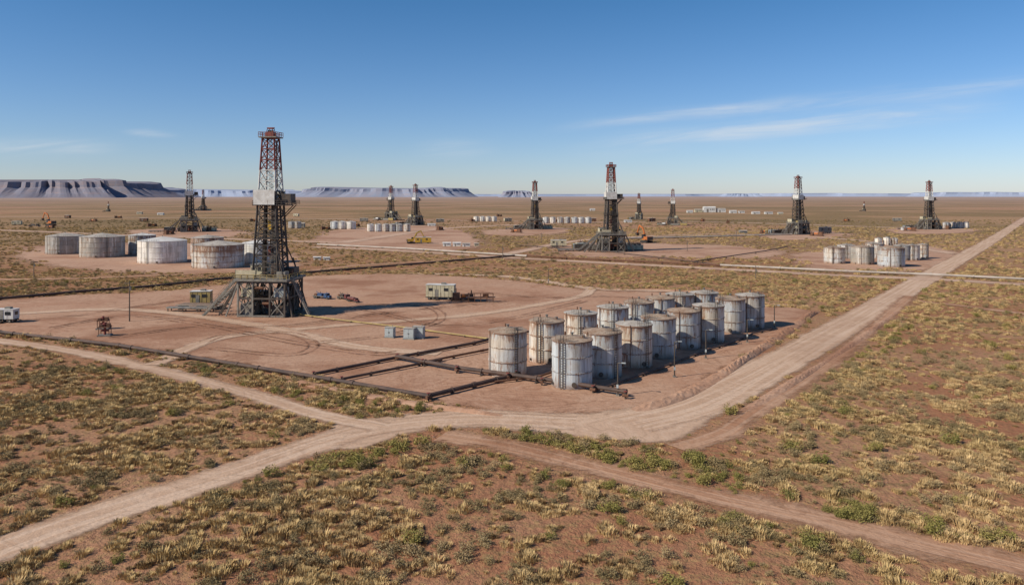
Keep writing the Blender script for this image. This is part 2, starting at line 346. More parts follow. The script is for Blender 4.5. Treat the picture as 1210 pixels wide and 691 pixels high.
road('dirt_track',[(345,322),(450,312),(600,306)],2.5,m_track,6)
road('dirt_track',[(-100,330),(60,330),(200,325),(345,318)],3.0,m_track,6)
road('dirt_track',[(480,323),(600,327),(700,341),(800,345),(900,362)],2.6,m_road,4,False)
road('dirt_track',[(180,432),(260,400),(400,385),(560,372),(680,352),(700,341)],2.0,m_road,4,False)
road('dirt_track',[(0,372),(150,366),(300,384),(420,410),(520,418)],2.2,m_road,4,False)
road('service_road',[(600,300),(700,283),(860,277),(1000,283),(1130,300)],4.5,m_service,12,True,5)
road('service_road',[(-100,268),(200,280),(400,287)],6,m_service,15,True,6)
road('service_road',[(400,287),(560,268),(800,262),(1150,272)],7,m_service,15,True,6)
road('service_road',[(1200,266),(1212,258),(1230,250)],5.0,m_service,15)
road('service_road',[(-100,256),(300,258),(640,262)],8,m_service,30,False,8)
V=[];F=[];DD=[];LL=[];AA=[]
for pxs in [[(60,388),(150,374),(240,384),(330,402),(430,418),(470,417)],[(130,400),(220,388),(330,386),(440,372),(520,364),(600,356)],[(360,362),(430,366),(520,385),(600,377),(690,356)],
            [(380,405),(460,396),(520,378),(500,362),(420,360)],[(250,412),(340,420),(370,408),(340,394),(270,396),(240,405)],[(560,345),(640,352),(720,351),(820,360),(900,372)],
            [(20,380),(100,372),(180,360),(240,352)]]:
    ln=catmull([G(*p) for p in pxs],2.0)
    for o in (-.95,.95):
        vs,fs,d,lt,a=strip(ln,.26,.35,ZL[0]+.01,o,len(V)); V+=vs;F+=fs;DD+=d;LL+=lt;AA+=a
ZL[0]+=.012
me=bpy.data.meshes.new('tyre_ruts'); me.from_pydata(V,[],F); matsplit(me,m_rut,F,DD); setattrs(me,d=DD,lat=LL,along=AA); place('tyre_ruts',me)
def berm(pxs,wd,hh,sd):
    ln=catmull([G(*p) for p in pxs],.8); tn=np.gradient(ln,axis=0); tn/=np.linalg.norm(tn,axis=1)[:,None]; nm=np.stack([-tn[:,1],tn[:,0]],1); r=random.Random(sd); vs=[];k=9
    for i in range(len(ln)):
        e=min(1,i/6,(len(ln)-1-i)/6); hq=hh*e*(.65+.35*math.sin(i*.13+sd)*math.sin(i*.041))
        for j in range(k):
            t=j/(k-1)*2-1; z=hq*(1-abs(t)**1.6)*(1+r.uniform(-.22,.22)); p=ln[i]+nm[i]*t*wd*(1+.2*math.sin(i*.09)); vs.append((p[0],p[1],max(z,0)+.0+(0.03 if 0<j<k-1 else -.05)))
    fs=[(i*k+j,i*k+j+1,(i+1)*k+j+1,(i+1)*k+j) for i in range(len(ln)-1) for j in range(k-1)]
    me=bpy.data.meshes.new('dirt_berm'); me.from_pydata(vs,[],fs); me.materials.append(m_pad[1]); place('dirt_berm',me)
berm([(745,487),(800,470),(850,444),(900,411),(950,377),(964,368)],1.5,.75,1)
berm([(330,447),(430,466),(520,482),(600,492)],1.1,.45,2)
berm([(700,341),(800,344),(880,355),(940,362)],1.3,.5,3)
berm([(880,486),(940,450),(1010,405),(1060,368)],1.0,.4,4)

# ------------------------------------------------------------ mesas
def mesa_mat(name,a,b,c_):
    m,t,p,o=newmat(name); g=t.new('ShaderNodeNewGeometry'); P=g.outputs['Position']; s_=t.new('ShaderNodeSeparateXYZ'); t.l.new(P,s_.inputs[0])
    st=t.noise(t.comb(t.M('MULTIPLY',s_.outputs[0],0.0006),t.M('MULTIPLY',s_.outputs[1],0.0006),t.M('MULTIPLY',s_.outputs[2],0.035)),1.0,4)
    c=t.mix(t.ramp(st,0.4,0.62),a,b)
    c=t.mix(t.ramp(t.noise(t.vmul(P,(1,1,0.2)),0.006,4,0.7),0.4,0.7),c,c_)
    t.l.new(c,p.inputs['Base Color']); p.inputs['Roughness'].default_value=1; p.inputs['Specular IOR Level'].default_value=0; return m
MM=mesa_mat('haze_tinted_mesa_rock',(0.20,0.185,0.215),(0.25,0.205,0.215),(0.205,0.21,0.26))  # bluish aerial haze is mixed into these rock colours
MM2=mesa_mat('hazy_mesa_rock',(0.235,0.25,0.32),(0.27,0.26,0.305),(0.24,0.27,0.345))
MF=simple('haze_tinted_far_mesa_rock',(0.28,0.33,0.44),(0.31,0.345,0.44),0.002,1.0)  # blue distance haze painted as the base colour of the farthest mesas
def mesa(name,x0,x1,top,dist,depth,mat,seed=0,rough=0.08,gx=1.0):
    r=random.Random(seed); X0=(x0-605)*dist/FP; X1=(x1-605)*dist/FP; h=(HY-top)*dist/FP+30; cx=(X0+X1)/2; rx=(X1-X0)/2; ry=depth/2
    n=220; ph=[r.uniform(0,6.28) for _ in range(12)]
    def rad(t): 
        s_=1
        for k in range(12): s_+=rough*math.sin((k*2+2)*t+ph[k])/(1+k*0.35)
        return s_
    prof=[(1.0,0,0),(0.0,0.3,0.22),(0.0,0.6,0.52),(0.0,0.72,0.62),(0.0,0.80,0.93),(0.0,1.1,1.0),(0,1.6,1.0)]
    vs=[];fs=[]
    for (_,ins,z) in prof:
        for i in range(n):
            t=2*math.pi*i/n; rr=rad(t); gul=1+0.16*math.sin(37*t+ph[3])*math.sin(13*t+ph[1])+.07*math.sin(71*t+ph[2]); a=ins*h*gx*gul*1.9
            ca,sa=math.cos(t),math.sin(t); X=np.sign(ca)*abs(ca)**0.7*max(rx*rr-a,rx*0.12); Y=np.sign(sa)*abs(sa)**0.7*max(ry*rr-a,ry*0.12)
            zz=z*h*(1+ (0.07*math.sin(3*t+ph[5])+0.06*math.sin(7*t+ph[6])+0.04*math.sin(19*t+ph[7]) if z>0.5 else 0)); vs.append((cx+X,dist+ry+Y,zz))
    for j in range(len(prof)-1):
        for i in range(n): fs.append((j*n+i,j*n+(i+1)%n,(j+1)*n+(i+1)%n,(j+1)*n+i))
    fs.append(tuple((len(prof)-1)*n+i for i in range(n)))
    me=bpy.data.meshes.new(name); me.from_pydata(vs,[],fs); me.materials.append(mat); place(name,me)
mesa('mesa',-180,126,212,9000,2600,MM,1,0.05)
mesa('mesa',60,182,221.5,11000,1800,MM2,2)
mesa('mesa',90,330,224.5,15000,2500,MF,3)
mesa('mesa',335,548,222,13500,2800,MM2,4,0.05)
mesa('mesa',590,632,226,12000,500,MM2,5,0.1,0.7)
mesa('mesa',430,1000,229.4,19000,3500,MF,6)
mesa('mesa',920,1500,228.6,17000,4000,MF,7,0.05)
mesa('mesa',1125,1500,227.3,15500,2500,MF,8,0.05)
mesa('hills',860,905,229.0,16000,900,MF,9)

# ------------------------------------------------------------ tanks
def tankmesh(r,h,shell,roof,courses=3,n=48,ladder=True,lang=-1.9):
    b=MB(); prof=[(r+.12,0),(r+.12,.12),(r,.12)]
    for k in range(1,courses):
        z=h*k/courses; prof+=[(r,z-.09),(r+.08,z-.07),(r+.08,z+.07),(r,z+.09)]
    ns=len(prof)
    prof+=[(r,h-.12),(r+.12,h-.1),(r+.12,h+.08),(r-.04,h+.1),(r*.5,h+.1+.085*r),(0.25,h+.1+.16*r),(0.01,h+.11+.16*r)]
    b.lathe(prof,n,lambda j: shell if j<ns+2 else roof)
    zt=h+.1+.16*r
    b.cyl((0,0,zt-.1),(0,0,zt+.35),.18,steel2); b.cyl((0,0,zt+.35),(0,0,zt+.45),.3,steel2)
    b.cyl((r*.55,-.3,h+.1),(r*.55,-.3,h+.75),.28,steel2); b.cyl((-r*.4,r*.4,h+.1),(-r*.4,r*.4,h+.9),.12,rustm)
    for a,z,rr in ((-1.35,.75,.38),(-2.6,.5,.2)):
        ca,sa=math.cos(a),math.sin(a); b.cyl((ca*(r-.1),sa*(r-.1),z),(ca*(r+.22),sa*(r+.22),z),rr,steel)
    ca,sa=math.cos(-2.1),math.sin(-2.1); b.cyl((ca*(r+.16),sa*(r+.16),.2),(ca*(r+.16),sa*(r+.16),h+.3),.07,rustm,8)
    if ladder:
        ca,sa=math.cos(lang),math.sin(lang); tx,ty=-sa,ca; R=r+.28
        for s_ in (-.25,.25): b.beam((ca*R+tx*s_,sa*R+ty*s_,0),(ca*R+tx*s_,sa*R+ty*s_,h+1.1),.08,steel)
        for k in range(int(h/.4)): b.beam((ca*R-tx*.25,sa*R-ty*.25,.3+k*.4),(ca*R+tx*.25,sa*R+ty*.25,.3+k*.4),.06,steel)
        N=10
        for k in range(N+1):
            a=lang-.5+1.0*k/N; b.beam((math.cos(a)*(r-.05),math.sin(a)*(r-.05),h),(math.cos(a)*(r-.05),math.sin(a)*(r-.05),h+1.05),.05,steel2)
            if k<N:
                a2=lang-.5+1.0*(k+1)/N
                for z in (.55,1.05): b.beam((math.cos(a)*(r-.05),math.sin(a)*(r-.05),h+z),(math.cos(a2)*(r-.05),math.sin(a2)*(r-.05),h+z),.05,steel2)
    return b.mesh('storage_tank',True)
TA=tankmesh(3.2,7.2,galv,roofr); TB=tankmesh(3.2,7.2,galv,roofg,lang=-1.2); TC=tankmesh(3.2,7.2,galv,roofr,lang=-.6)
FRONT=[(676,401),(712,392),(749,383),(778,375),(808,367),(837,361),(863,353),(886,349)]
BACK=[(600,391),(646,379),(686,370),(724,363),(755,357),(780,352),(803,348),(832,346)]
TPOS=[]
for row,rf in ((FRONT,'ACBACBAB'),(BACK,'CABBACBB')):
    for (x,t),c in zip(row,rf):
        d=(H-7.2)*FP/(t-HY); X=(x-605)*d/FP; TPOS.append((X,d))
        place('storage_tank',{'A':TA,'B':TB,'C':TC}[c],None,(X,d,0.08),rz=random.uniform(-.6,.6))
def bigtank(x,base,top,wd,shell,roof):
    d0=D(base); hh=(base-top)*d0/FP; r=wd/2*d0/FP; d=d0+r; X=(x-605)*d/FP
    place('storage_tank',tankmesh(r,hh*0.97,shell,roof,4 if hh>7.5 else 3,56,True,random.uniform(-2.4,-.8)),None,(X,d,0.03))
for a in [(77,301,279,41,galv2,roofg),(121,305,280,49,galv2,roofg),(168,301,278,30,galv,roofw),(192,312,285,55,whs,roofw),(245,305,281,37,galv,roofg),(258,318,290,60,galv,roofg),(306,312,287,38,whs,roofw)]: bigtank(*a)
for a in [(1000,306,290,20,galv,roofg),(1033,306,288,20,galv,roofg),(1066,308,290,18,galv2,roofg),(1078,308,290,16,galv,roofg),(1090,306,289,13,galv,roofg),
          (986,312,293,24,galv,roofr),(1019,313,292,26,galv2,roofr),(1053,316,293,30,galv,roofr),(1038,290,282,8,whs,roofw),(1048,290,281,8,whs,roofw),(1057,290,282,7,galv,roofw)]: bigtank(*a)
for x in (396,404,415): bigtank(x,271,262,11,whs,roofw)
for x in (438,447,456,464,472,481): bigtank(x,274,265,8,whs if x<450 else galv,roofw)
for x in (563,570,577,584): bigtank(x,262,256,6.5,whs,roofw)
for x in (645,653,662,670,679,687,695): bigtank(x,264,257,7.5,whs if x%2 else galv,roofw)
for x in (1118,1126,1134,1141): bigtank(x,270,263,7,whs if x%2 else galv,roofw)
for x in (345,352): bigtank(x,270,262,8,galv,roofg)

# ------------------------------------------------------------ drilling rig
def hw_(z): return 3.3+(1.55-3.3)*(z-9.5)/(44.5-9.5)
def railing(b,x0,x1,y0,y1,z,m,st=1.8,t=.08):
    for (a,c) in (((x0,y0),(x1,y0)),((x1,y0),(x1,y1)),((x1,y1),(x0,y1)),((x0,y1),(x0,y0))):
        L=math.hypot(c[0]-a[0],c[1]-a[1]); n=max(1,int(L/st))
        for i in range(n): p=(a[0]+(c[0]-a[0])*i/n,a[1]+(c[1]-a[1])*i/n); b.beam((*p,z),(*p,z+1.1),t,m)
        for h in (.55,1.1): b.beam((*a,z+h),(*c,z+h),t,m)
def stairs(b,p,q,wd,m,n=24):
    p=Vector(p);q=Vector(q);d=(q-p);s_=Vector((-d.y,d.x,0)).normalized()*wd/2
    for sg in (-1,1):
        b.beam(p+s_*sg,q+s_*sg,.12,m,.35); b.beam(p+s_*sg+Vector((0,0,1)),q+s_*sg+Vector((0,0,1)),.08,m)
        for i in range(0,n+1,4): a=p+d*(i/n)+s_*sg; b.beam(a,a+Vector((0,0,1)),.06,m)
    for i in range(n): a=p+d*((i+.5)/n); b.beam(a-s_,a+s_,.28,m,.06)
def rigparts(T=1.0,detail=True):
    out={}
    b=MB()
    for x in (-6,-2.2,2.2,6):
        for y in (-5.5,0,5.5): b.beam((x,y,0),(x,y,9),.42*T,steel2 if x<0 else steel)
    for y in (-5.5,0,5.5):
        for z in (.3,4.6,8.6): b.beam((-6,y,z),(6,y,z),.4*T,steel2 if z<1 else steel)
        for x0,x1 in ((-6,-2.2),(2.2,6)):
            for z0,z1 in ((.3,4.6),(4.6,8.6)): b.beam((x0,y,z0),(x1,y,z1),.2*T,steel2); b.beam((x1,y,z0),(x0,y,z1),.2*T,steel2)
    for x in (-6,-2.2,2.2,6):
        for z in (.3,4.6,8.6): b.beam((x,-5.5,z),(x,5.5,z),.36*T,steel)
        for y0,y1 in ((-5.5,0),(0,5.5)): b.beam((x,y0,.3),(x,y1,8.6),.2*T,steel); b.beam((x,y1,.3),(x,y0,8.6),.2*T,steel)
    b.box((0,0,9.15),(13.6,12.4,.5),steel2); railing(b,-6.7,6.7,-6.1,6.1,9.4,yelpipe if detail else steel2,1.6,.09*T)
    b.cyl((0,0,.2),(0,0,4.8),.55,rustm); b.cyl((0,0,1.6),(0,0,2.6),1.0,redp); b.cyl((0,0,3.2),(0,0,4.0),.95,redp); b.beam((-1.5,0,2.1),(1.5,0,2.1),.6,redp)
    for y in (-5,5):
        b.beam((7.8,y,0),(4.3,y*.75,14),.38*T,steel); b.beam((5.6,y,9.2),(2.9,y*.6,17),.26*T,steel)
        b.beam((-9.4,y,0),(-6,y,9),.35*T,steel2)
    b.beam((7.8,-5,.4),(7.8,5,.4),.35,steel)
    out['substructure']=b
    b=MB()
    stairs(b,(-15.5,-4.6,0),(-6.9,-4.6,9.3),1.3,steel2); stairs(b,(-12.5,-2,0),(-6.9,-2,9.3),1.1,steel); stairs(b,(11.5,-3,0),(6.9,-3,9.3),1.1,steel2)
    for y in (0.2,2.6): b.beam((-16.5,y,1.2),(-6.6,y,9.2),.3,steel2,.5)
    for i in range(12): t=i/12; b.beam((-16.5+9.9*t,.2,1.2+8*t),(-16.5+9.9*t,2.6,1.2+8*t),.2,steel)
    out['stairs_and_ramp']=b
    b=MB()
    b.box((-4.1,3.2,10.9),(3.6,4.2,2.7),cream); b.box((-4.1,3.2,12.33),(3.9,4.5,.16),steel2)
    for x in (-5.2,-3.6): b.box((x,1.08,11.2),(.9,.05,.9),glass)
    b.box((3.8,3.2,10.5),(3.4,3.4,2.2),steel); b.cyl((2.2,1.4,10.6),(5.4,1.4,10.6),.9,rustm,16); b.box((4.6,-3.4,10.3),(2.2,2.4,1.7),steel2)
    b.box((-4.6,-3.6,10.2),(2,2,1.5),yelpipe); b.cyl((0,0,9.4),(0,0,9.9),.9,steel,16)
    b.box((-4.1,-3,5.9),(3,3.4,2),cream); b.box((-4.1,-2.8,1.7),(3.2,4.2,2.6),steel2); b.box((4.0,-3.2,1.6),(3,3.6,2.4),steel); b.box((4.1,-3,6.0),(2.6,3.2,2.2),cabm); b.box((-4,3,3),(3,4,5),steel); b.box((4,3,4),(3,4,6.5),steel)
    for i in range(5): b.beam((-6.5+i*1.1,-5.9,9.5),(-6.5+i*1.1,-5.9,11.8),.08,steel)
    b.box((-3.9,-5.95,10.6),(5,.08,2.1),cream)
    for z,x in ((7.2,-1.0),(3.4,1.2)): b.cyl((x-1,-5.2,z),(x+1.4,-5.2,z),.35,rustm,12)
    out['rig_floor_machinery']=b
    lo,up=MB(),MB(); N=13
    zs=[9.5+35*(i/N) for i in range(N+1)]
    for i in range(N):
        z0,z1=zs[i],zs[i+1]; zm=(z0+z1)/2; a0,a1=hw_(z0),hw_(z1)
        mt=steel if zm<31 else (whitep if zm<36.5 else redp); bb=lo if zm<31 else up
        cs0=[(-a0,-a0),(a0,-a0),(a0,a0),(-a0,a0)]; cs1=[(-a1,-a1),(a1,-a1),(a1,a1),(-a1,a1)]
        lw=(.42 if zm<31 else .34)*T; bw=(.19 if zm<31 else .17)*T
        for k in range(4):
            p0=(*cs0[k],z0);p1=(*cs1[k],z1);q0=(*cs0[(k+1)%4],z0);q1=(*cs1[(k+1)%4],z1)
            bb.beam(p0,p1,lw,mt); bb.beam(p1,q1,bw*1.2,mt)
            if not(k==3 and i<2): bb.beam(p0,q1,bw,mt); bb.beam(q0,p1,bw,mt)
    lo.beam((3.4,0,9.5),(2.3,0,31),.35*T,steel); lo.cyl((-2.6,-3.0,9.5),(-1.8,-2.3,28),.14,steel2)
    out['mast_lower']=lo
    up.box((0,0,44.75),(4.6,4.4,.3),steel2); railing(up,-2.3,2.3,-2.2,2.2,44.9,redp,1.1,.1*T); up.box((0,0,45.5),(2.2,2.0,1.0),redp)
    for x in (-.5,0,.5): up.cyl((x-.08,0,46.0),(x+.08,0,46.0),.65,steel,14)
    for x in (-1,1):
        for y in (-.9,.9): up.beam((x,y,44.9),(x*.6,y*.6,47.2),.14*T,redp)
    up.beam((-1,0,47.2),(1,0,47.2),.2*T,redp); up.box((0,0,47.0),(1.3,1.2,.2),redp)
    up.beam((1.7,0,31),(1.5,0,44),.3*T,steel)
    out['mast_upper_and_crown']=up
    b=MB(); z=28; a=hw_(z)
    b.box((0.6,0,27.6),(a*2+3.4,a*2+1.6,.22),steel); railing(b,-a-1,a+3.9,-a-.9,a+.9,27.7,steel,1.0,.09*T)
    b.box((-.3,-a-.98,29.6),(a*2+.7,.08,3.7),whitep); b.box((-a-.85,-.3,29.6),(.08,a*2+.9,3.7),whitep); b.box((-.3,a+.98,29.6),(a*2+.7,.08,3.7),whitep)
    for y in (-1.6,-.8,0,.8,1.6): b.beam((a,y,27.9),(a+3.8,y,27.9),.12,steel)
    b.box((a+2.2,-.2,29.3),(2.8,3.0,2.4),steel); b.beam((a+3.6,0,27.6),(a,0,24),.2*T,steel); b.beam((a+3.6,1.8,27.6),(a,1.8,24),.2*T,steel)
    b.box((0,0,19.2),(hw_(19)*2+1.2,hw_(19)*2+1.2,.18),steel); railing(b,-3.4,3.4,-3.4,3.4,19.3,steel,1.4,.07*T)
    out['monkeyboard']=b
    b=MB()
    for i in range(5):
        for j in range(4): b.cyl((.7+i*.36,-1.4+j*.75,9.6),(.7+i*.22,-1.1+j*.5,28.3+(i*j%3)*.3),.11*T,steel2 if (i+j)%3==0 else steel,6)
    for i in range(3):
        for j in range(3): b.cyl((-2.1+i*.35,-.5+j*.6,9.6),(-1.5+i*.2,-.4+j*.4,28.5),.11*T,steel,6)
    b.box((0,0,22.5),(1.1,.8,2.2),yel); b.cyl((0,0,19.5),(0,0,21.4),.3,steel); b.cyl((0,0,13.5),(0,0,19.5),.2,steel); b.box((0,0,16),(1.0,1.0,2.2),redp)
    for x in (-.35,-.12,.12,.35): b.cyl((x,0,23.5),(x,0,44.7),.04*T,steel,5)
    out['drill_pipe_and_block']=b
    return out
def sideequip():
    b=MB()
    b.box((-22,1.4,1.0),(13,1.8,.35),steel2)
    for x in (-28,-24,-20,-16.5): b.beam((x,.6,0),(x,.6,1),.2,steel); b.beam((x,2.2,0),(x,2.2,1),.2,steel)
    for y in (4,6.5):
        for x in (-27,-22,-17): b.box((x,y+1,.5),(.3,2.6,1.0),steel)
        for k in range(9): b.cyl((-28,y+k*.27,1.13),(-15.8,y+k*.27,1.13),.11,rustm if k%3 else steel2,6)
    return b
def mudsystem():
    b=MB()
    for i,(x,y) in enumerate(((14,8),(14,12.5),(-3,13))):
        b.box((x,y,1.5),(11,2.8,2.4),steel2 if i else cream); b.beam((x-5.5,y,.15),(x+5.5,y,.15),.3,steel,.3); railing(b,x-5.4,x+5.4,y-1.3,y+1.3,2.72,steel,1.8,.08)
        for k in range(4): b.box((x-4+k*2.6,y,3.1),(1,1,.8),steel); b.beam((x-5+k*3.2,y-1.43,.4),(x-5+k*3.2,y-1.43,2.6),.12,steel)
    for i,y in enumerate((9,12.6,16.2)):
        b.box((-14,y,1.9),(8,2.5,2.9),(steel,cabm,yelpipe)[i]); b.cyl((-12,y,3.4),(-12,y,4.6),.22,steel); b.box((-18.06,y,1.9),(.08,1.6,2),steel)
    b.cyl((9,15.5,2.4),(13,15.5,2.4),1.1,whitep,16); b.box((11,15.5,.8),(3.6,1.6,1.0),steel)
    return b
RP={k:v.mesh(k) for k,v in rigparts(1.0).items()}; RF={k:v.mesh(k) for k,v in rigparts(1.4,False).items()}
CW=sideequip().mesh('pipe_rack'); MS=mudsystem().mesh('mud_tanks_and_generators')
def rig(x,base,top,rz=0,far=True,mud=True,cat=True):
    d=D(base); X=(x-605)*d/FP; sc=(base-top)*d/FP/47.3
    e=empty('drilling_rig',(X,d,0.05),rz,sc)
    for k,me in (RF if far else RP).items(): place(k,me,e)
    if cat: place('pipe_rack',CW,e)
    if mud: place('mud_tanks_and_generators',MS,e)
rig(320,371,151,math.radians(-6),False,False)
rig(224,274,201,0.4); rig(462,260,219,2.6); rig(491,266,217,0.9); rig(632,271,213,0.2); rig(722,297,192,0.1)
rig(755,259,228,1.2); rig(795,266,223,2.9); rig(943,277,207,0.5); rig(1098,271,213,0.15); rig(240,249,224,0.6)
rig(1021,249.5,238,0.6); rig(128,250,238,1.3)

# ------------------------------------------------------------ pipelines
def pipeline(name,pts,r,m,z=0.55,sup=8.0,world=False,supm=None):
    P=[Vector((*(p if world else G(*p)),z)) for p in pts]; e=empty(name,(0,0,0)); b=MB(); s_=MB()
    for a,c in zip(P[:-1],P[1:]):
        b.cyl(a,c,r,m,10); L=(c-a).length; dr=(c-a).normalized(); nn=Vector((-dr.y,dr.x,0))
        k=max(1,int(L/sup))
        for i in range(k):
            q=a+dr*(L*(i+.5)/k); s_.beam(q-nn*(r*1.6)-Vector((0,0,z-.1)),q+nn*(r*1.6)-Vector((0,0,z-.1)),.3,supm or steel,.2)
            for sg in(-1,1): s_.beam(q+nn*sg*(r*1.25)-Vector((0,0,z)),q+nn*sg*(r*1.25)+Vector((0,0,.05)),.14,supm or steel)
            if i%2==0: b.cyl(q-dr*.12,q+dr*.12,r*1.35,m,10)
        b.cyl(c-dr*.35,c+dr*.35,r*1.3,m,10)
    place('pipe_run',b.mesh('pipe_run'),e); place('pipe_supports',s_.mesh('pipe_supports'),e)
pipeline('pipeline',[(-80,386),(0,395),(140,411),(280,434),(390,452),(507,472)],.32,pipem)
pipeline('pipeline',[(372,445),(470,425),(560,408),(600,398)],.28,pipem,.5)
pipeline('pipeline',[(405,451),(470,438),(520,428)],.22,pipem,.5)
pipeline('pipeline',[(507,472),(560,459),(612,446)],.34,pipem,.6)
pipeline('pipeline',[(468,426),(540,440),(600,448),(670,458),(738,469)],.32,pipem,.85)
pipeline('pipeline',[(500,431),(570,417),(620,407)],.2,rustm,.5)
pipeline('pipeline',[(345,372),(395,379),(480,389),(575,402)],.16,yelpipe,.4)
pipeline('pipeline',[(600,398),(640,392),(660,389)],.2,pipem,.5)
pipeline('pipeline',[(-80,362),(0,355),(100,346),(180,340),(262,331),(345,325),(470,315),(610,303)],.4,pipem,.6,14)
pipeline('pipeline',[(375,290),(480,295),(622,304)],.45,pipew,.7,25)
pipeline('pipeline',[(622,304),(720,309),(850,315.5)],.42,rustm,.8,25)
pipeline('pipeline',[(850,315.5),(1000,323),(1100,327),(1320,338)],.42,pipew,.9,25)
pipeline('pipeline',[(610,291),(720,299),(850,315)],.25,pipem,.8,25)
pipeline('pipeline',[(820,311),(905,298),(930,293)],.25,pipem,.8,25)
pipeline('pipeline',[(700,284),(860,280),(935,278)],.5,pipew,.8,40)
ml=[((a[0]+b_[0])/2,(a[1]+b_[1])/2) for a,b_ in zip(TPOS[:8],TPOS[8:])]
pipeline('pipeline',[(TPOS[8][0]-2,TPOS[8][1]-7)]+ml,.17,rustm,.45,6,True)
fr=[(a[0]+3.4,a[1]-4.6) for a in TPOS[:8]]
pipeline('pipeline',fr,.15,pipem,.4,7,True)
def valve(pos,rz=0):
    b=MB(); b.cyl((0,0,0),(0,0,1.1),.14,steel); b.cyl((-.45,0,.55),(.45,0,.55),.24,rustm); b.cyl((0,0,1.1),(0,0,1.2),.28,redp,12); b.box((0,0,.6),(.35,.4,.4),rustm)
    place('pipe_valve',b.mesh('pipe_valve'),None,(pos[0],pos[1],0.03),rz)
for p in [(470,425),(507,472),(540,440),(600,448),(610,445),(640,454),(700,463),(738,470),(372,446),(405,452),(500,431)]: 
    g=G(*p); valve((g[0],g[1]-.8),random.uniform(0,3))

# ------------------------------------------------------------ poles
def pole(x,base,top,kind='utility_pole'):
    d=D(base); h=(base-top)*d/FP; b=MB(); X=(x-605)*d/FP
    if kind=='utility_pole':
        b.cyl((0,0,0),(0,0,h),.17,wood,8,.11); b.beam((-1.1,0,h-.6),(1.1,0,h-.6),.14,wood)
        for s_ in (-.95,0,.95): b.cyl((s_,0,h-.53),(s_,0,h-.25),.06,steel2,6)
        b.cyl((.25,0,h-2.2),(.25,0,h-1.3),.2,steel2,8)
    else:
        b.cyl((0,0,0),(0,0,h),.12,steel,8,.09); b.box((0,0,.15),(.5,.5,.3),steel2); b.beam((0,0,h),(.9,0,h+.15),.08,steel2); b.box((.9,0,h+.08),(.6,.3,.14),cabm); b.box((0,-.16,1.5),(.3,.18,.5),cabm)
    place(kind,b.mesh(kind),None,(X,d,0.03),random.uniform(-.4,.4))
for a in [(153,380,332),(594,306,290),(812,297,284),(40,330,308),(640,287,275),(893,330,314),(870,286,272)]: pole(*a)
for a in [(730,468,429),(797,446,404),(834,424,390),(883,405,378),(915,388,361),(648,336,318)]: pole(*a,kind='lamp_post')

# ------------------------------------------------------------ vehicles and equipment
def wheel(b,x,y,r,wd=.35): b.cyl((x,y-wd/2,r),(x,y+wd/2,r),r,rubber,16); b.cyl((x,y-wd/2-.01,r),(x,y+wd/2+.01,r),r*.5,steel2,12)
def pickup(loc,rz,body):
    b=MB()
    b.box((0,0,.85),(5.4,1.9,.6),body); b.box((.2,0,1.5),(2.0,1.7,.75),glass,0,.82); b.box((.2,0,1.9),(1.66,1.42,.08),body)
    b.box((1.9,0,1.22),(1.5,1.8,.18),body); b.box((-1.8,.88,1.3),(1.9,.1,.36),body); b.box((-1.8,-.88,1.3),(1.9,.1,.36),body); b.box((-2.7,0,1.3),(.1,1.86,.36),body)
    b.box((2.72,0,.75),(.14,1.8,.3),steel); b.box((2.72,0,1.02),(.06,1.2,.22),steel); b.box((-1.8,0,1.3),(1.3,1.3,.4),rustm)
    for x in (1.7,-1.7):
        for y in (-.86,.86): wheel(b,x,y,.42,.28)
    place('pickup_truck',b.mesh('pickup_truck'),None,(loc[0],loc[1],.07),rz)
def bigtruck(loc,rz,body,load,name='tanker_truck',tank=True,sc=1.0):
    b=MB(); b.box((3.1,0,1.75),(1.9,2.3,1.9),body,0,.92); b.box((3.6,0,2.15),(.98,2.18,.7),glass); b.box((4.7,0,1.25),(1.5,1.7,1.0),body,0,.93); b.box((5.5,0,.75),(.2,2.2,.35),steel2)
    b.box((-.5,0,.95),(8.8,1.0,.3),steel)
    if tank: b.cyl((-4.6,0,2.1),(1.7,0,2.1),1.05,load,18); b.cyl((-1.5,0,3.1),(-1.5,0,3.4),.35,steel2)
    else:
        b.box((-1.5,0,1.2),(6.8,2.3,.2),steel2); b.box((-.6,0,1.9),(2.6,1.7,1.2),load); b.box((-3.2,0,1.75),(1.6,1.6,.9),rustm); b.cyl((-.8,0,2.5),(-.8,0,3.3),.12,steel); b.beam((1.4,0,1.3),(-3.4,0,3.2),.2,load)
    b.cyl((2.0,1.0,1.0),(2.0,1.0,3.3),.09,steel2,8)
    for x in (4.4,-2.3,-3.5):
        for y in (-1,1): wheel(b,x,y,.52,.36)
    place(name,b.mesh(name),None,(loc[0],loc[1],.07),rz,sc)
bigtruck(G(380,353),-.5,bluep,bluep,'flatbed_truck',False,.62); bigtruck(G(406,354),-.8,maroon,steel,'flatbed_truck',False,.6); bigtruck(G(417,357),-.7,maroon,maroon,'tanker_truck',True,.45)
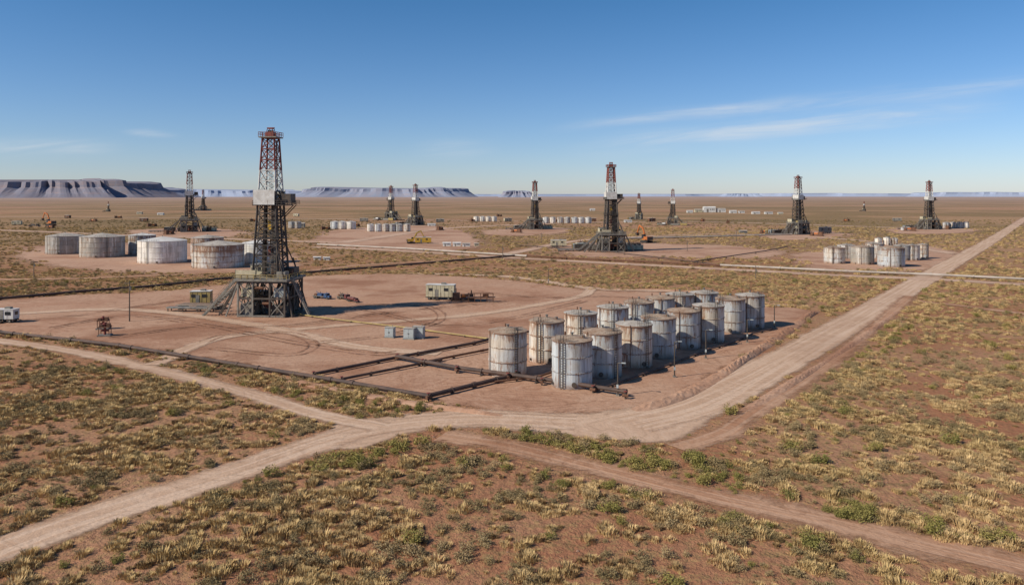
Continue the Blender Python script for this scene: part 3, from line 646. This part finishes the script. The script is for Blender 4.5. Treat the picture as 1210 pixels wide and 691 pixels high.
def trailer(loc,rz,L,hh,wd,m,name='office_trailer'):
    b=MB(); b.box((0,0,.9+hh/2),(L,wd,hh),m); b.box((0,0,.95+hh),(L+.2,wd+.2,.12),roofw); b.box((0,0,.72),(L*1.05,wd*.7,.3),steel)
    for k in range(int(L/1.2)): b.box((-L/2+.6+k*1.2,-wd/2-.03,.9+hh/2),(.1,.06,hh*.96),m)
    b.box((-L*.12,-wd/2-.05,.9+1.05),(.95,.06,2.1),steel2); b.box((L*.22,-wd/2-.05,.9+hh*.62),(1.3,.06,.8),glass); b.box((-L*.33,-wd/2-.05,.9+hh*.62),(1.1,.06,.8),glass)
    b.box((L/2+.04,0,.9+hh*.6),(.06,1,.8),glass); b.box((L*.1,0,1.2+hh),(1.3,1,.5),steel2)
    for s_ in (-1,1):
        for x in (-L*.25,-L*.25-1.1,L*.3): wheel(b,x,s_*wd*.42,.42,.3)
    b.box((-L*.12,-wd/2-.6,.45),(1.2,1,.15),steel); b.beam((L/2,0,.7),(L/2+1.2,0,.6),.14,steel)
    place(name,b.mesh(name),None,(loc[0],loc[1],.07),rz)
trailer(G(521,354),-.12,8.2,3.4,2.8,cream)
trailer(G(8,381),0,4.5,2.2,2.3,whitep)
trailer(G(238,361),.1,5.2,3,2.6,yelpipe,'generator_container'); trailer(G(500,288),.1,10,3,3,yel,'generator_container')
trailer(G(660,292),0,9,3.2,3,cream); trailer(G(975,276),.1,9,4,3.2,steel2); trailer(G(688,295),.3,7,2.8,2.6,yelpipe,'generator_container')
def pumpskid(loc,rz,name='pump_skid',s_=1.0):
    b=MB(); b.beam((-3,-.9,.2),(3,-.9,.2),.22,rustm); b.beam((-3,.9,.2),(3,.9,.2),.22,rustm)
    for x in (-2.8,0,2.8): b.beam((x,-.9,.3),(x,.9,.3),.2,rustm)
    b.box((-1.7,0,1.2),(1.9,1.4,1.5),rustm); b.cyl((-.6,0,1.1),(1.2,0,1.1),.5,orange,14); b.cyl((1.2,0,1.1),(1.5,0,1.1),.75,steel,16)
    b.box((2.1,0,1.0),(1,1.1,1.2),rustm); b.cyl((-1.7,.3,1.9),(-1.7,.3,3),.12,steel); b.cyl((2.1,0,1.5),(2.1,0,2.5),.14,rustm); b.beam((-2.9,-.9,.3),(-2.9,-.9,2.4),.1,rustm); b.beam((-2.9,.9,.3),(-2.9,.9,2.4),.1,rustm); b.beam((-2.9,-.9,2.4),(-2.9,.9,2.4),.1,rustm)
    place(name,b.mesh(name),None,(loc[0],loc[1],.05),rz,s_)
pumpskid(G(547,355),.1,s_=1.15)
def rack(loc,rz,L=9):
    b=MB()
    for x in np.linspace(-L/2,L/2,5):
        for y in (-.8,.8): b.beam((x,y,0),(x,y,2.4),.14,rustm)
        b.beam((x,-.8,1.2),(x,.8,1.2),.14,rustm)
    for y in (-.8,.8):
        for z in (1.2,2.4): b.beam((-L/2,y,z),(L/2,y,z),.1,rustm)
    for k in range(6): b.cyl((-L/2-.6,-.6+k*.24,1.38),(L/2+.6,-.6+k*.24,1.38),.1,steel2 if k%2 else rustm,8)
    b.box((L*.2,0,1.9),(1.6,1.2,.9),rustm)
    place('pipe_rack_frame',b.mesh('pipe_rack_frame'),None,(loc[0],loc[1],.05),rz)
rack(G(568,357),.08,7)
def wellhead(loc):
    b=MB(); b.box((0,0,.15),(2.6,2,.3),steel2)
    for x in (-1,1):
        for y in (-.7,.7): b.beam((x,y,.3),(x,y,2.2),.12,rustm)
    b.box((0,0,1.9),(2.3,1.7,.12),rustm); b.cyl((0,0,.3),(0,0,2.9),.25,redp); b.cyl((-.7,0,1.2),(.7,0,1.2),.25,redp); b.cyl((0,0,2.5),(0,0,2.6),.5,redp,14); b.box((.7,0,2.3),(.7,.8,.7),rustm); b.box((-.7,0,2.2),(.6,.7,.5),rustm)
    place('wellhead',b.mesh('wellhead'),None,(loc[0],loc[1],.05),.2)
wellhead(G(122,389)); wellhead(G(124,397)); 
def cabinet(x,base,wd,hh):
    d=D(base); W_=wd*d/FP; h=hh*d/FP; b=MB(); b.box((0,0,.1),(W_+.3,1.5,.2),steel2); b.box((0,0,.2+h/2),(W_,1.2,h),cabm); b.box((0,-.02,.24+h),(W_+.16,1.4,.08),roofg)
    for s_ in (-1,1): b.box((s_*W_*.25,-.62,.2+h/2),(W_*.44,.05,h*.86),cabm); b.box((s_*.12,-.67,.2+h/2),(.05,.05,.3),steel)
    b.cyl((W_*.3,0,.2+h),(W_*.3,0,.7+h),.08,steel2)
    place('electrical_cabinet',b.mesh('electrical_cabinet'),None,((x-605)*d/FP,d,.05),-.25)
cabinet(461,399,11,11); cabinet(484,401,13,12); cabinet(495,400,13,13)
def excavator(loc,rz,m,s_):
    b=MB()
    for y in (-1.1,1.1):
        b.box((0,y,.45),(3.2,.55,.7),rubber); b.cyl((-1.6,y-.27,.45),(-1.6,y+.27,.45),.35,rubber); b.cyl((1.6,y-.27,.45),(1.6,y+.27,.45),.35,rubber)
    b.cyl((0,0,.7),(0,0,1.1),.7,steel); b.box((-.5,0,1.7),(3,2.4,1.1),m); b.box((.7,.75,2.3),(1.2,.95,1.4),glass,0,.9); b.box((.7,.75,3.05),(1.15,.95,.1),m); b.box((-1.9,0,1.6),(.5,2.3,1.2),steel)
    b.beam((.9,-.2,1.8),(2.6,-.2,5.2),.35,m,.55); b.beam((2.6,-.2,5.2),(4.6,-.2,6.0),.32,m,.5); b.beam((4.6,-.2,6.0),(6.0,-.2,3.3),.28,m,.4); b.cyl((1.2,-.2,2.2),(2.9,-.2,4.6),.1,steel2); b.cyl((3.2,-.2,5.9),(4.9,-.2,6.2),.09,steel2)
    b.add([(5.6,-.7,3.2),(6.3,-.7,3.4),(6.5,-.7,2.5),(5.7,-.7,2.3),(5.6,.3,3.2),(6.3,.3,3.4),(6.5,.3,2.5),(5.7,.3,2.3)],[(0,1,2,3),(7,6,5,4),(0,3,7,4),(3,2,6,7),(2,1,5,6)],steel)
    place('excavator',b.mesh('excavator'),None,(loc[0],loc[1],.05),rz,s_)
excavator(G(60,267),2.7,orange,2.2); excavator(G(764,287),2.0,orange,1.8); excavator(G(486,288),.3,yel,1.3)
bigtruck(G(40,268),.2,steel,steel2,'flatbed_truck',False)
def shed(x,base,wd,hh,m,roof,dep=None,rz=0):
    d=D(base); L=wd*d/FP; h=hh*d/FP; dp=dep or L*.5; b=MB()
    b.box((0,0,h*.4),(L,dp,h*.8),m); y=dp/2+.3; x2=L/2+.3
    b.add([(-x2,-y,h*.8),(x2,-y,h*.8),(x2,y,h*.8),(-x2,y,h*.8),(-x2,0,h),(x2,0,h)],[(0,1,5,4),(2,3,4,5),(1,2,5),(3,0,4),(3,2,1,0)],roof)
    b.box((-L*.2,-dp/2-.05,h*.3),(L*.16,.1,h*.58),steel2)
    for k in range(3): b.box((L*(.05+k*.14),-dp/2-.05,h*.5),(L*.07,.1,h*.16),glass)
    place('industrial_shed',b.mesh('industrial_shed'),None,((x-605)*d/FP,d,.03),rz)
for a in [(838,251,14,7,whitep,roofw),(852,251,10,5,whitep,roofg),(825,251,9,4,cream,roofg),(866,252,8,3.5,whitep,roofw),(815,251.5,7,3,whitep,roofw),(876,252,7,3,whitep,roofg),(893,253,9,3,whitep,roofw),(908,253,9,3,whitep,roofg),(922,253.5,6,2.6,cream,roofw),
          (528,291,9,5,whitep,roofw),(540,291,9,5,whitep,roofw),(551,291.5,9,4.5,whitep,roofg),(563,291,5,4,cream,roofg),(375,307,8,4,whitep,roofw),(386,307.5,7,4,whitep,roofw),
          (510,267,9,3,whitep,roofw),(190,254,7,2.5,whitep,roofw),(165,253,6,2.5,cream,roofg),(355,269,10,6,steel2,roofg),(700,249,6,2.5,whitep,roofw),(742,263,9,3,whitep,roofw),(878,276,9,4,steel2,roofg),(1070,272,9,4,whitep,roofg)]: shed(*a)
for x,y in [(420,268),(385,272),(520,272),(610,275),(690,290),(745,295),(830,262),(905,276),(965,279),(1075,273),(1120,271),(200,277),(250,273),(60,270),(110,262),(140,258),(300,262),(560,262),(590,256),(860,264),(1000,262),(180,268),(655,262)]:
    pumpskid(G(x,y),random.uniform(0,3),s_=1.6 if y<280 else 1.2)
for x,y in [(430,262),(520,263),(600,262),(700,262),(170,262),(80,258),(350,256),(770,262),(1060,262),(20,266)]:
    trailer(G(x,y),random.uniform(-.5,.5),9,3,3,random.choice([cream,whitep,steel2,rustm]))

# ------------------------------------------------------------ vegetation
def lib(name,me,coll): o=bpy.data.objects.new(name,me); coll.objects.link(o)
def vegmat(name,ca,cb,cc):
    m,t,p,o=newmat(name); oi=t.new('ShaderNodeObjectInfo'); g=t.new('ShaderNodeNewGeometry')
    c=t.mix(oi.outputs['Random'],ca,cb)
    c=t.mix(t.ramp(t.noise(g.outputs['Position'],0.05,2),0.4,0.62,0,0.7),c,cc)
    df=t.new('ShaderNodeBsdfDiffuse'); t.l.new(c,df.inputs[0]); t.l.new(df.outputs[0],o.inputs[0]); t.n.remove(p); return m
mg=vegmat('dry_grass',(0.66,0.47,0.235),(0.44,0.30,0.145),(0.50,0.36,0.165))
mg2=vegmat('dead_grass',(0.36,0.23,0.115),(0.26,0.165,0.085),(0.32,0.21,0.10))
ms=vegmat('sage_leaves',(0.28,0.205,0.11),(0.42,0.31,0.165),(0.21,0.165,0.08))
mgreen=vegmat('green_leaves',(0.26,0.225,0.07),(0.33,0.265,0.095),(0.18,0.17,0.055))
cg=bpy.data.collections.new('grass_tufts'); cs=bpy.data.collections.new('sagebrush_kit'); cb_=bpy.data.collections.new('green_bush_kit')
def tuft(seed,nb,R,Hh,mat):
    r=random.Random(seed); v=[];f=[]
    for i in range(nb):
        a=r.uniform(0,6.28); rr=R*math.sqrt(r.random())*(1+.35*math.sin(2*a+seed)); x,y=rr*math.cos(a),rr*math.sin(a); L=Hh*r.uniform(.5,1.0)*(1-.45*rr/R); out=r.uniform(.1,.65)*L
        b=a+r.uniform(-.7,.7); wx=r.uniform(.018,.038); c=b+1.57+r.uniform(-.6,.6); tx,ty=x+math.cos(b)*out,y+math.sin(b)*out; k=len(v)
        mx_,my_=x+math.cos(b)*out*.35,y+math.sin(b)*out*.35
        v+=[(x-math.cos(c)*wx,y-math.sin(c)*wx,-.02),(x+math.cos(c)*wx,y+math.sin(c)*wx,-.02),(mx_+math.cos(c)*wx*.8,my_+math.sin(c)*wx*.8,L*.6),(mx_-math.cos(c)*wx*.8,my_-math.sin(c)*wx*.8,L*.6),(tx,ty,L)]
        f+=[(k,k+1,k+2,k+3),(k+3,k+2,k+4)]
    me=bpy.data.meshes.new('tuft'); me.from_pydata(v,[],f); me.materials.append(mat); return me
for i in range(10): lib('tuft_%d'%i,tuft(i,140 if i<8 else 80,.40+.08*(i%4),.44+.08*(i%4),mg if i%4 else mg2),cg)
def bush(seed,mat,nl,ls,flat=1.0):
    r=random.Random(seed); v=[];f=[]; lumps=[(r.uniform(-.42,.42),r.uniform(-.42,.42),r.uniform(.18,.45)*flat,r.uniform(.2,.4)) for _ in range(10)]
    for i in range(nl):
        l=r.choice(lumps); d=Vector((r.gauss(0,1),r.gauss(0,1),r.gauss(0,1))).normalized(); p=Vector(l[:3])+d*l[3]*r.uniform(.55,1.12)
        if p.z<0.02: p.z=r.uniform(.02,.15)
        n=Vector((r.gauss(0,1),r.gauss(0,1),r.gauss(0,1)+.6)).normalized(); a=n.orthogonal().normalized()*ls*r.uniform(.6,1.2); b=n.cross(a)*r.uniform(.5,.9); k=len(v)
        v+=[p-a,p+b*.6,p+a,p-b*.6]; f.append((k,k+1,k+2,k+3))
    for i in range(9):
        l=r.choice(lumps); k=len(v); v+=[(-.02,0,0),(.02,0,0),(l[0]+.01,l[1],l[2]),(l[0]-.01,l[1],l[2])]; f.append((k,k+1,k+2,k+3))
    me=bpy.data.meshes.new('bush'); me.from_pydata([tuple(x) for x in v],[],f); me.materials.append(mat); return me
for i in range(8): lib('sage_%d'%i,bush(20+i,ms,420,.075,.8),cs)
for i in range(6): lib('green_%d'%i,bush(40+i,mgreen,560,.068),cb_)
LAT=rng.random((256,256))
def vn(P,s,o=0):
    x=P[:,0]*s+o*17.3+500;y=P[:,1]*s+o*7.7+500;i=np.floor(x).astype(int);j=np.floor(y).astype(int);fx=x-i;fy=y-j;fx=fx*fx*(3-2*fx);fy=fy*fy*(3-2*fy)
    a=LAT[i%256,j%256];b=LAT[(i+1)%256,j%256];c=LAT[i%256,(j+1)%256];d=LAT[(i+1)%256,(j+1)%256]
    return (a*(1-fx)+b*fx)*(1-fy)+(c*(1-fx)+d*fx)*fy
def clear(P,mg_=0.6):
    k=np.ones(len(P),bool); nz=(vn(P,.3,5)-.5)*2.5; nz2=(vn(P,.06,6)-.5)*2
    for pl,m_ in PADS: k&=(sdf(P,pl)<-mg_*.2+nz+(nz2*12+4 if m_>10 else nz2*1.5))
    for ln,h in ROADS: k&=(pdist(P,ln)>h+mg_*.5+nz*.6)
    for t in TPOS: k&=(np.hypot(P[:,0]-t[0],P[:,1]-t[1])>4.5)
    return k
def sample(d0,d1,dens,wd=.82):
    A=wd*(d1*d1-d0*d0)+20*(d1-d0); n=int(A*dens); y=np.sqrt(rng.random(n)*(d1*d1-d0*d0)+d0*d0); x=(rng.random(n)*2-1)*(wd*y+10); return np.stack([x,y],1)
def scatter(name,P,scale,coll):
    n=len(P); me=bpy.data.meshes.new(name); me.vertices.add(n); me.vertices.foreach_set('co',np.c_[P,np.zeros(n)].astype(np.float32).ravel())
    setattrs(me,rz=rng.random(n)*6.28,sc=scale,hs=rng.uniform(.7,1.2,n)); a=me.attributes.new('vi','INT','POINT'); a.data.foreach_set('value',rng.integers(0,64,n).astype(np.int32))
    o=place(name,me); md=o.modifiers.new('scatter','NODES'); ng=bpy.data.node_groups.new(name,'GeometryNodeTree')
    ng.interface.new_socket('Geometry',in_out='INPUT',socket_type='NodeSocketGeometry'); ng.interface.new_socket('Geometry',in_out='OUTPUT',socket_type='NodeSocketGeometry')
    N=ng.nodes; L=ng.links; gi=N.new('NodeGroupInput'); go=N.new('NodeGroupOutput'); ip=N.new('GeometryNodeInstanceOnPoints'); ci=N.new('GeometryNodeCollectionInfo')
    ci.inputs['Collection'].default_value=coll; ci.inputs['Separate Children'].default_value=True; ci.inputs['Reset Children'].default_value=True
    def na(nm,ty): q=N.new('GeometryNodeInputNamedAttribute'); q.data_type=ty; q.inputs['Name'].default_value=nm; return q.outputs['Attribute']
    cr=N.new('ShaderNodeCombineXYZ'); L.new(na('rz','FLOAT'),cr.inputs[2]); cs_=N.new('ShaderNodeCombineXYZ'); s_=na('sc','FLOAT'); h_=N.new('ShaderNodeMath'); h_.operation='MULTIPLY'; L.new(s_,h_.inputs[0]); L.new(na('hs','FLOAT'),h_.inputs[1])
    L.new(s_,cs_.inputs[0]);L.new(s_,cs_.inputs[1]);L.new(h_.outputs[0],cs_.inputs[2])
    L.new(gi.outputs[0],ip.inputs['Points']); L.new(ci.outputs[0],ip.inputs['Instance']); ip.inputs['Pick Instance'].default_value=True
    L.new(na('vi','INT'),ip.inputs['Instance Index']); L.new(cr.outputs[0],ip.inputs['Rotation']); L.new(cs_.outputs[0],ip.inputs['Scale']); L.new(ip.outputs[0],go.inputs[0]); md.node_group=ng
PP=[];SS=[]
for d0,d1,dens,s0,s1 in ((30,130,2.6,.35,1.5),(130,300,.7,.55,1.7),(300,700,.10,1.0,2.2)):
    P=sample(d0,d1,dens); f_=vn(P,.045)*.2+vn(P,.2,1)*.35+vn(P,.55,2)*.45; pr=np.clip(.14+4.5*(f_-.45),.05,1); k=rng.random(len(P))<pr; P=P[k]; f_=f_[k]; c=clear(P); PP.append(P[c]); SS.append((rng.uniform(0,1,c.sum())**1.3*(s1-s0)+s0)*(0.55+.8*f_[c]))
scatter('desert_grass',np.concatenate(PP),np.concatenate(SS),cg)
PP=[];SS=[]
for d0,d1,dens,s0,s1 in ((30,130,.85,.25,1.35),(130,300,.26,.35,1.5),(300,900,.024,.8,2.3)):
    P=sample(d0,d1,dens); pr=np.clip(.2+4*(vn(P,.03,2)*.25+vn(P,.22,3)*.75-.45),.06,1); P=P[rng.random(len(P))<pr]; P=P[clear(P,1)]; PP.append(P); SS.append(rng.uniform(0,1,len(P))**1.7*(s1-s0)+s0)
scatter('sagebrush',np.concatenate(PP),np.concatenate(SS),cs)
PP=[];SS=[]
def fringe(pxs,off,n,spread,s0=.4,s1=1.8):
    l=catmull([G(*p) for p in pxs],1.0); i=rng.integers(0,len(l),n); P=l[i]+rng.normal(0,spread,(n,2)); P=P[clear(P,.2)]; PP.append(P); SS.append(rng.uniform(0,1,len(P))**1.7*(s1-s0)+s0)
fringe([(400,552),(450,530),(510,515),(600,520),(700,545),(800,560),(870,575)],0,140,1.7)
fringe([(120,600),(250,572),(340,556),(400,548)],0,40,1.2)
fringe([(250,455),(350,470),(440,484),(530,484)],0,80,1.8,.4,1.3)
fringe([(820,540),(870,500),(960,450),(1060,385)],0,100,2.0)
fringe([(950,600),(1050,620),(1200,640)],0,45,1.6)
fringe([(0,395),(100,408),(250,435)],0,50,1.4,.5,1.0)
fringe([(620,512),(740,545),(860,572)],0,70,2.6)
fringe([(560,545),(700,575),(860,612),(1000,645)],0,40,2.0)
P=sample(35,260,.012); P=P[clear(P,1)]; PP.append(P); SS.append(rng.uniform(0,1,len(P))**1.5*1.4+.4)
scatter('green_bushes',np.concatenate(PP),np.concatenate(SS),cb_)
cst=bpy.data.collections.new('stone_kit'); mst=simple('stone',(0.30,0.17,0.11),(0.22,0.13,0.09),3,.9)
for i in range(4):
    bm=bmesh.new(); bmesh.ops.create_icosphere(bm,subdivisions=1,radius=.16)
    for v_ in bm.verts: v_.co*=random.uniform(.7,1.2); v_.co.z*=.6
    me=bpy.data.meshes.new('stone'); bm.to_mesh(me); bm.free(); me.materials.append(mst); lib('stone_%d'%i,me,cst)
P=sample(35,200,.10); scatter('loose_stones',P,rng.uniform(.3,1.2,len(P)),cst)
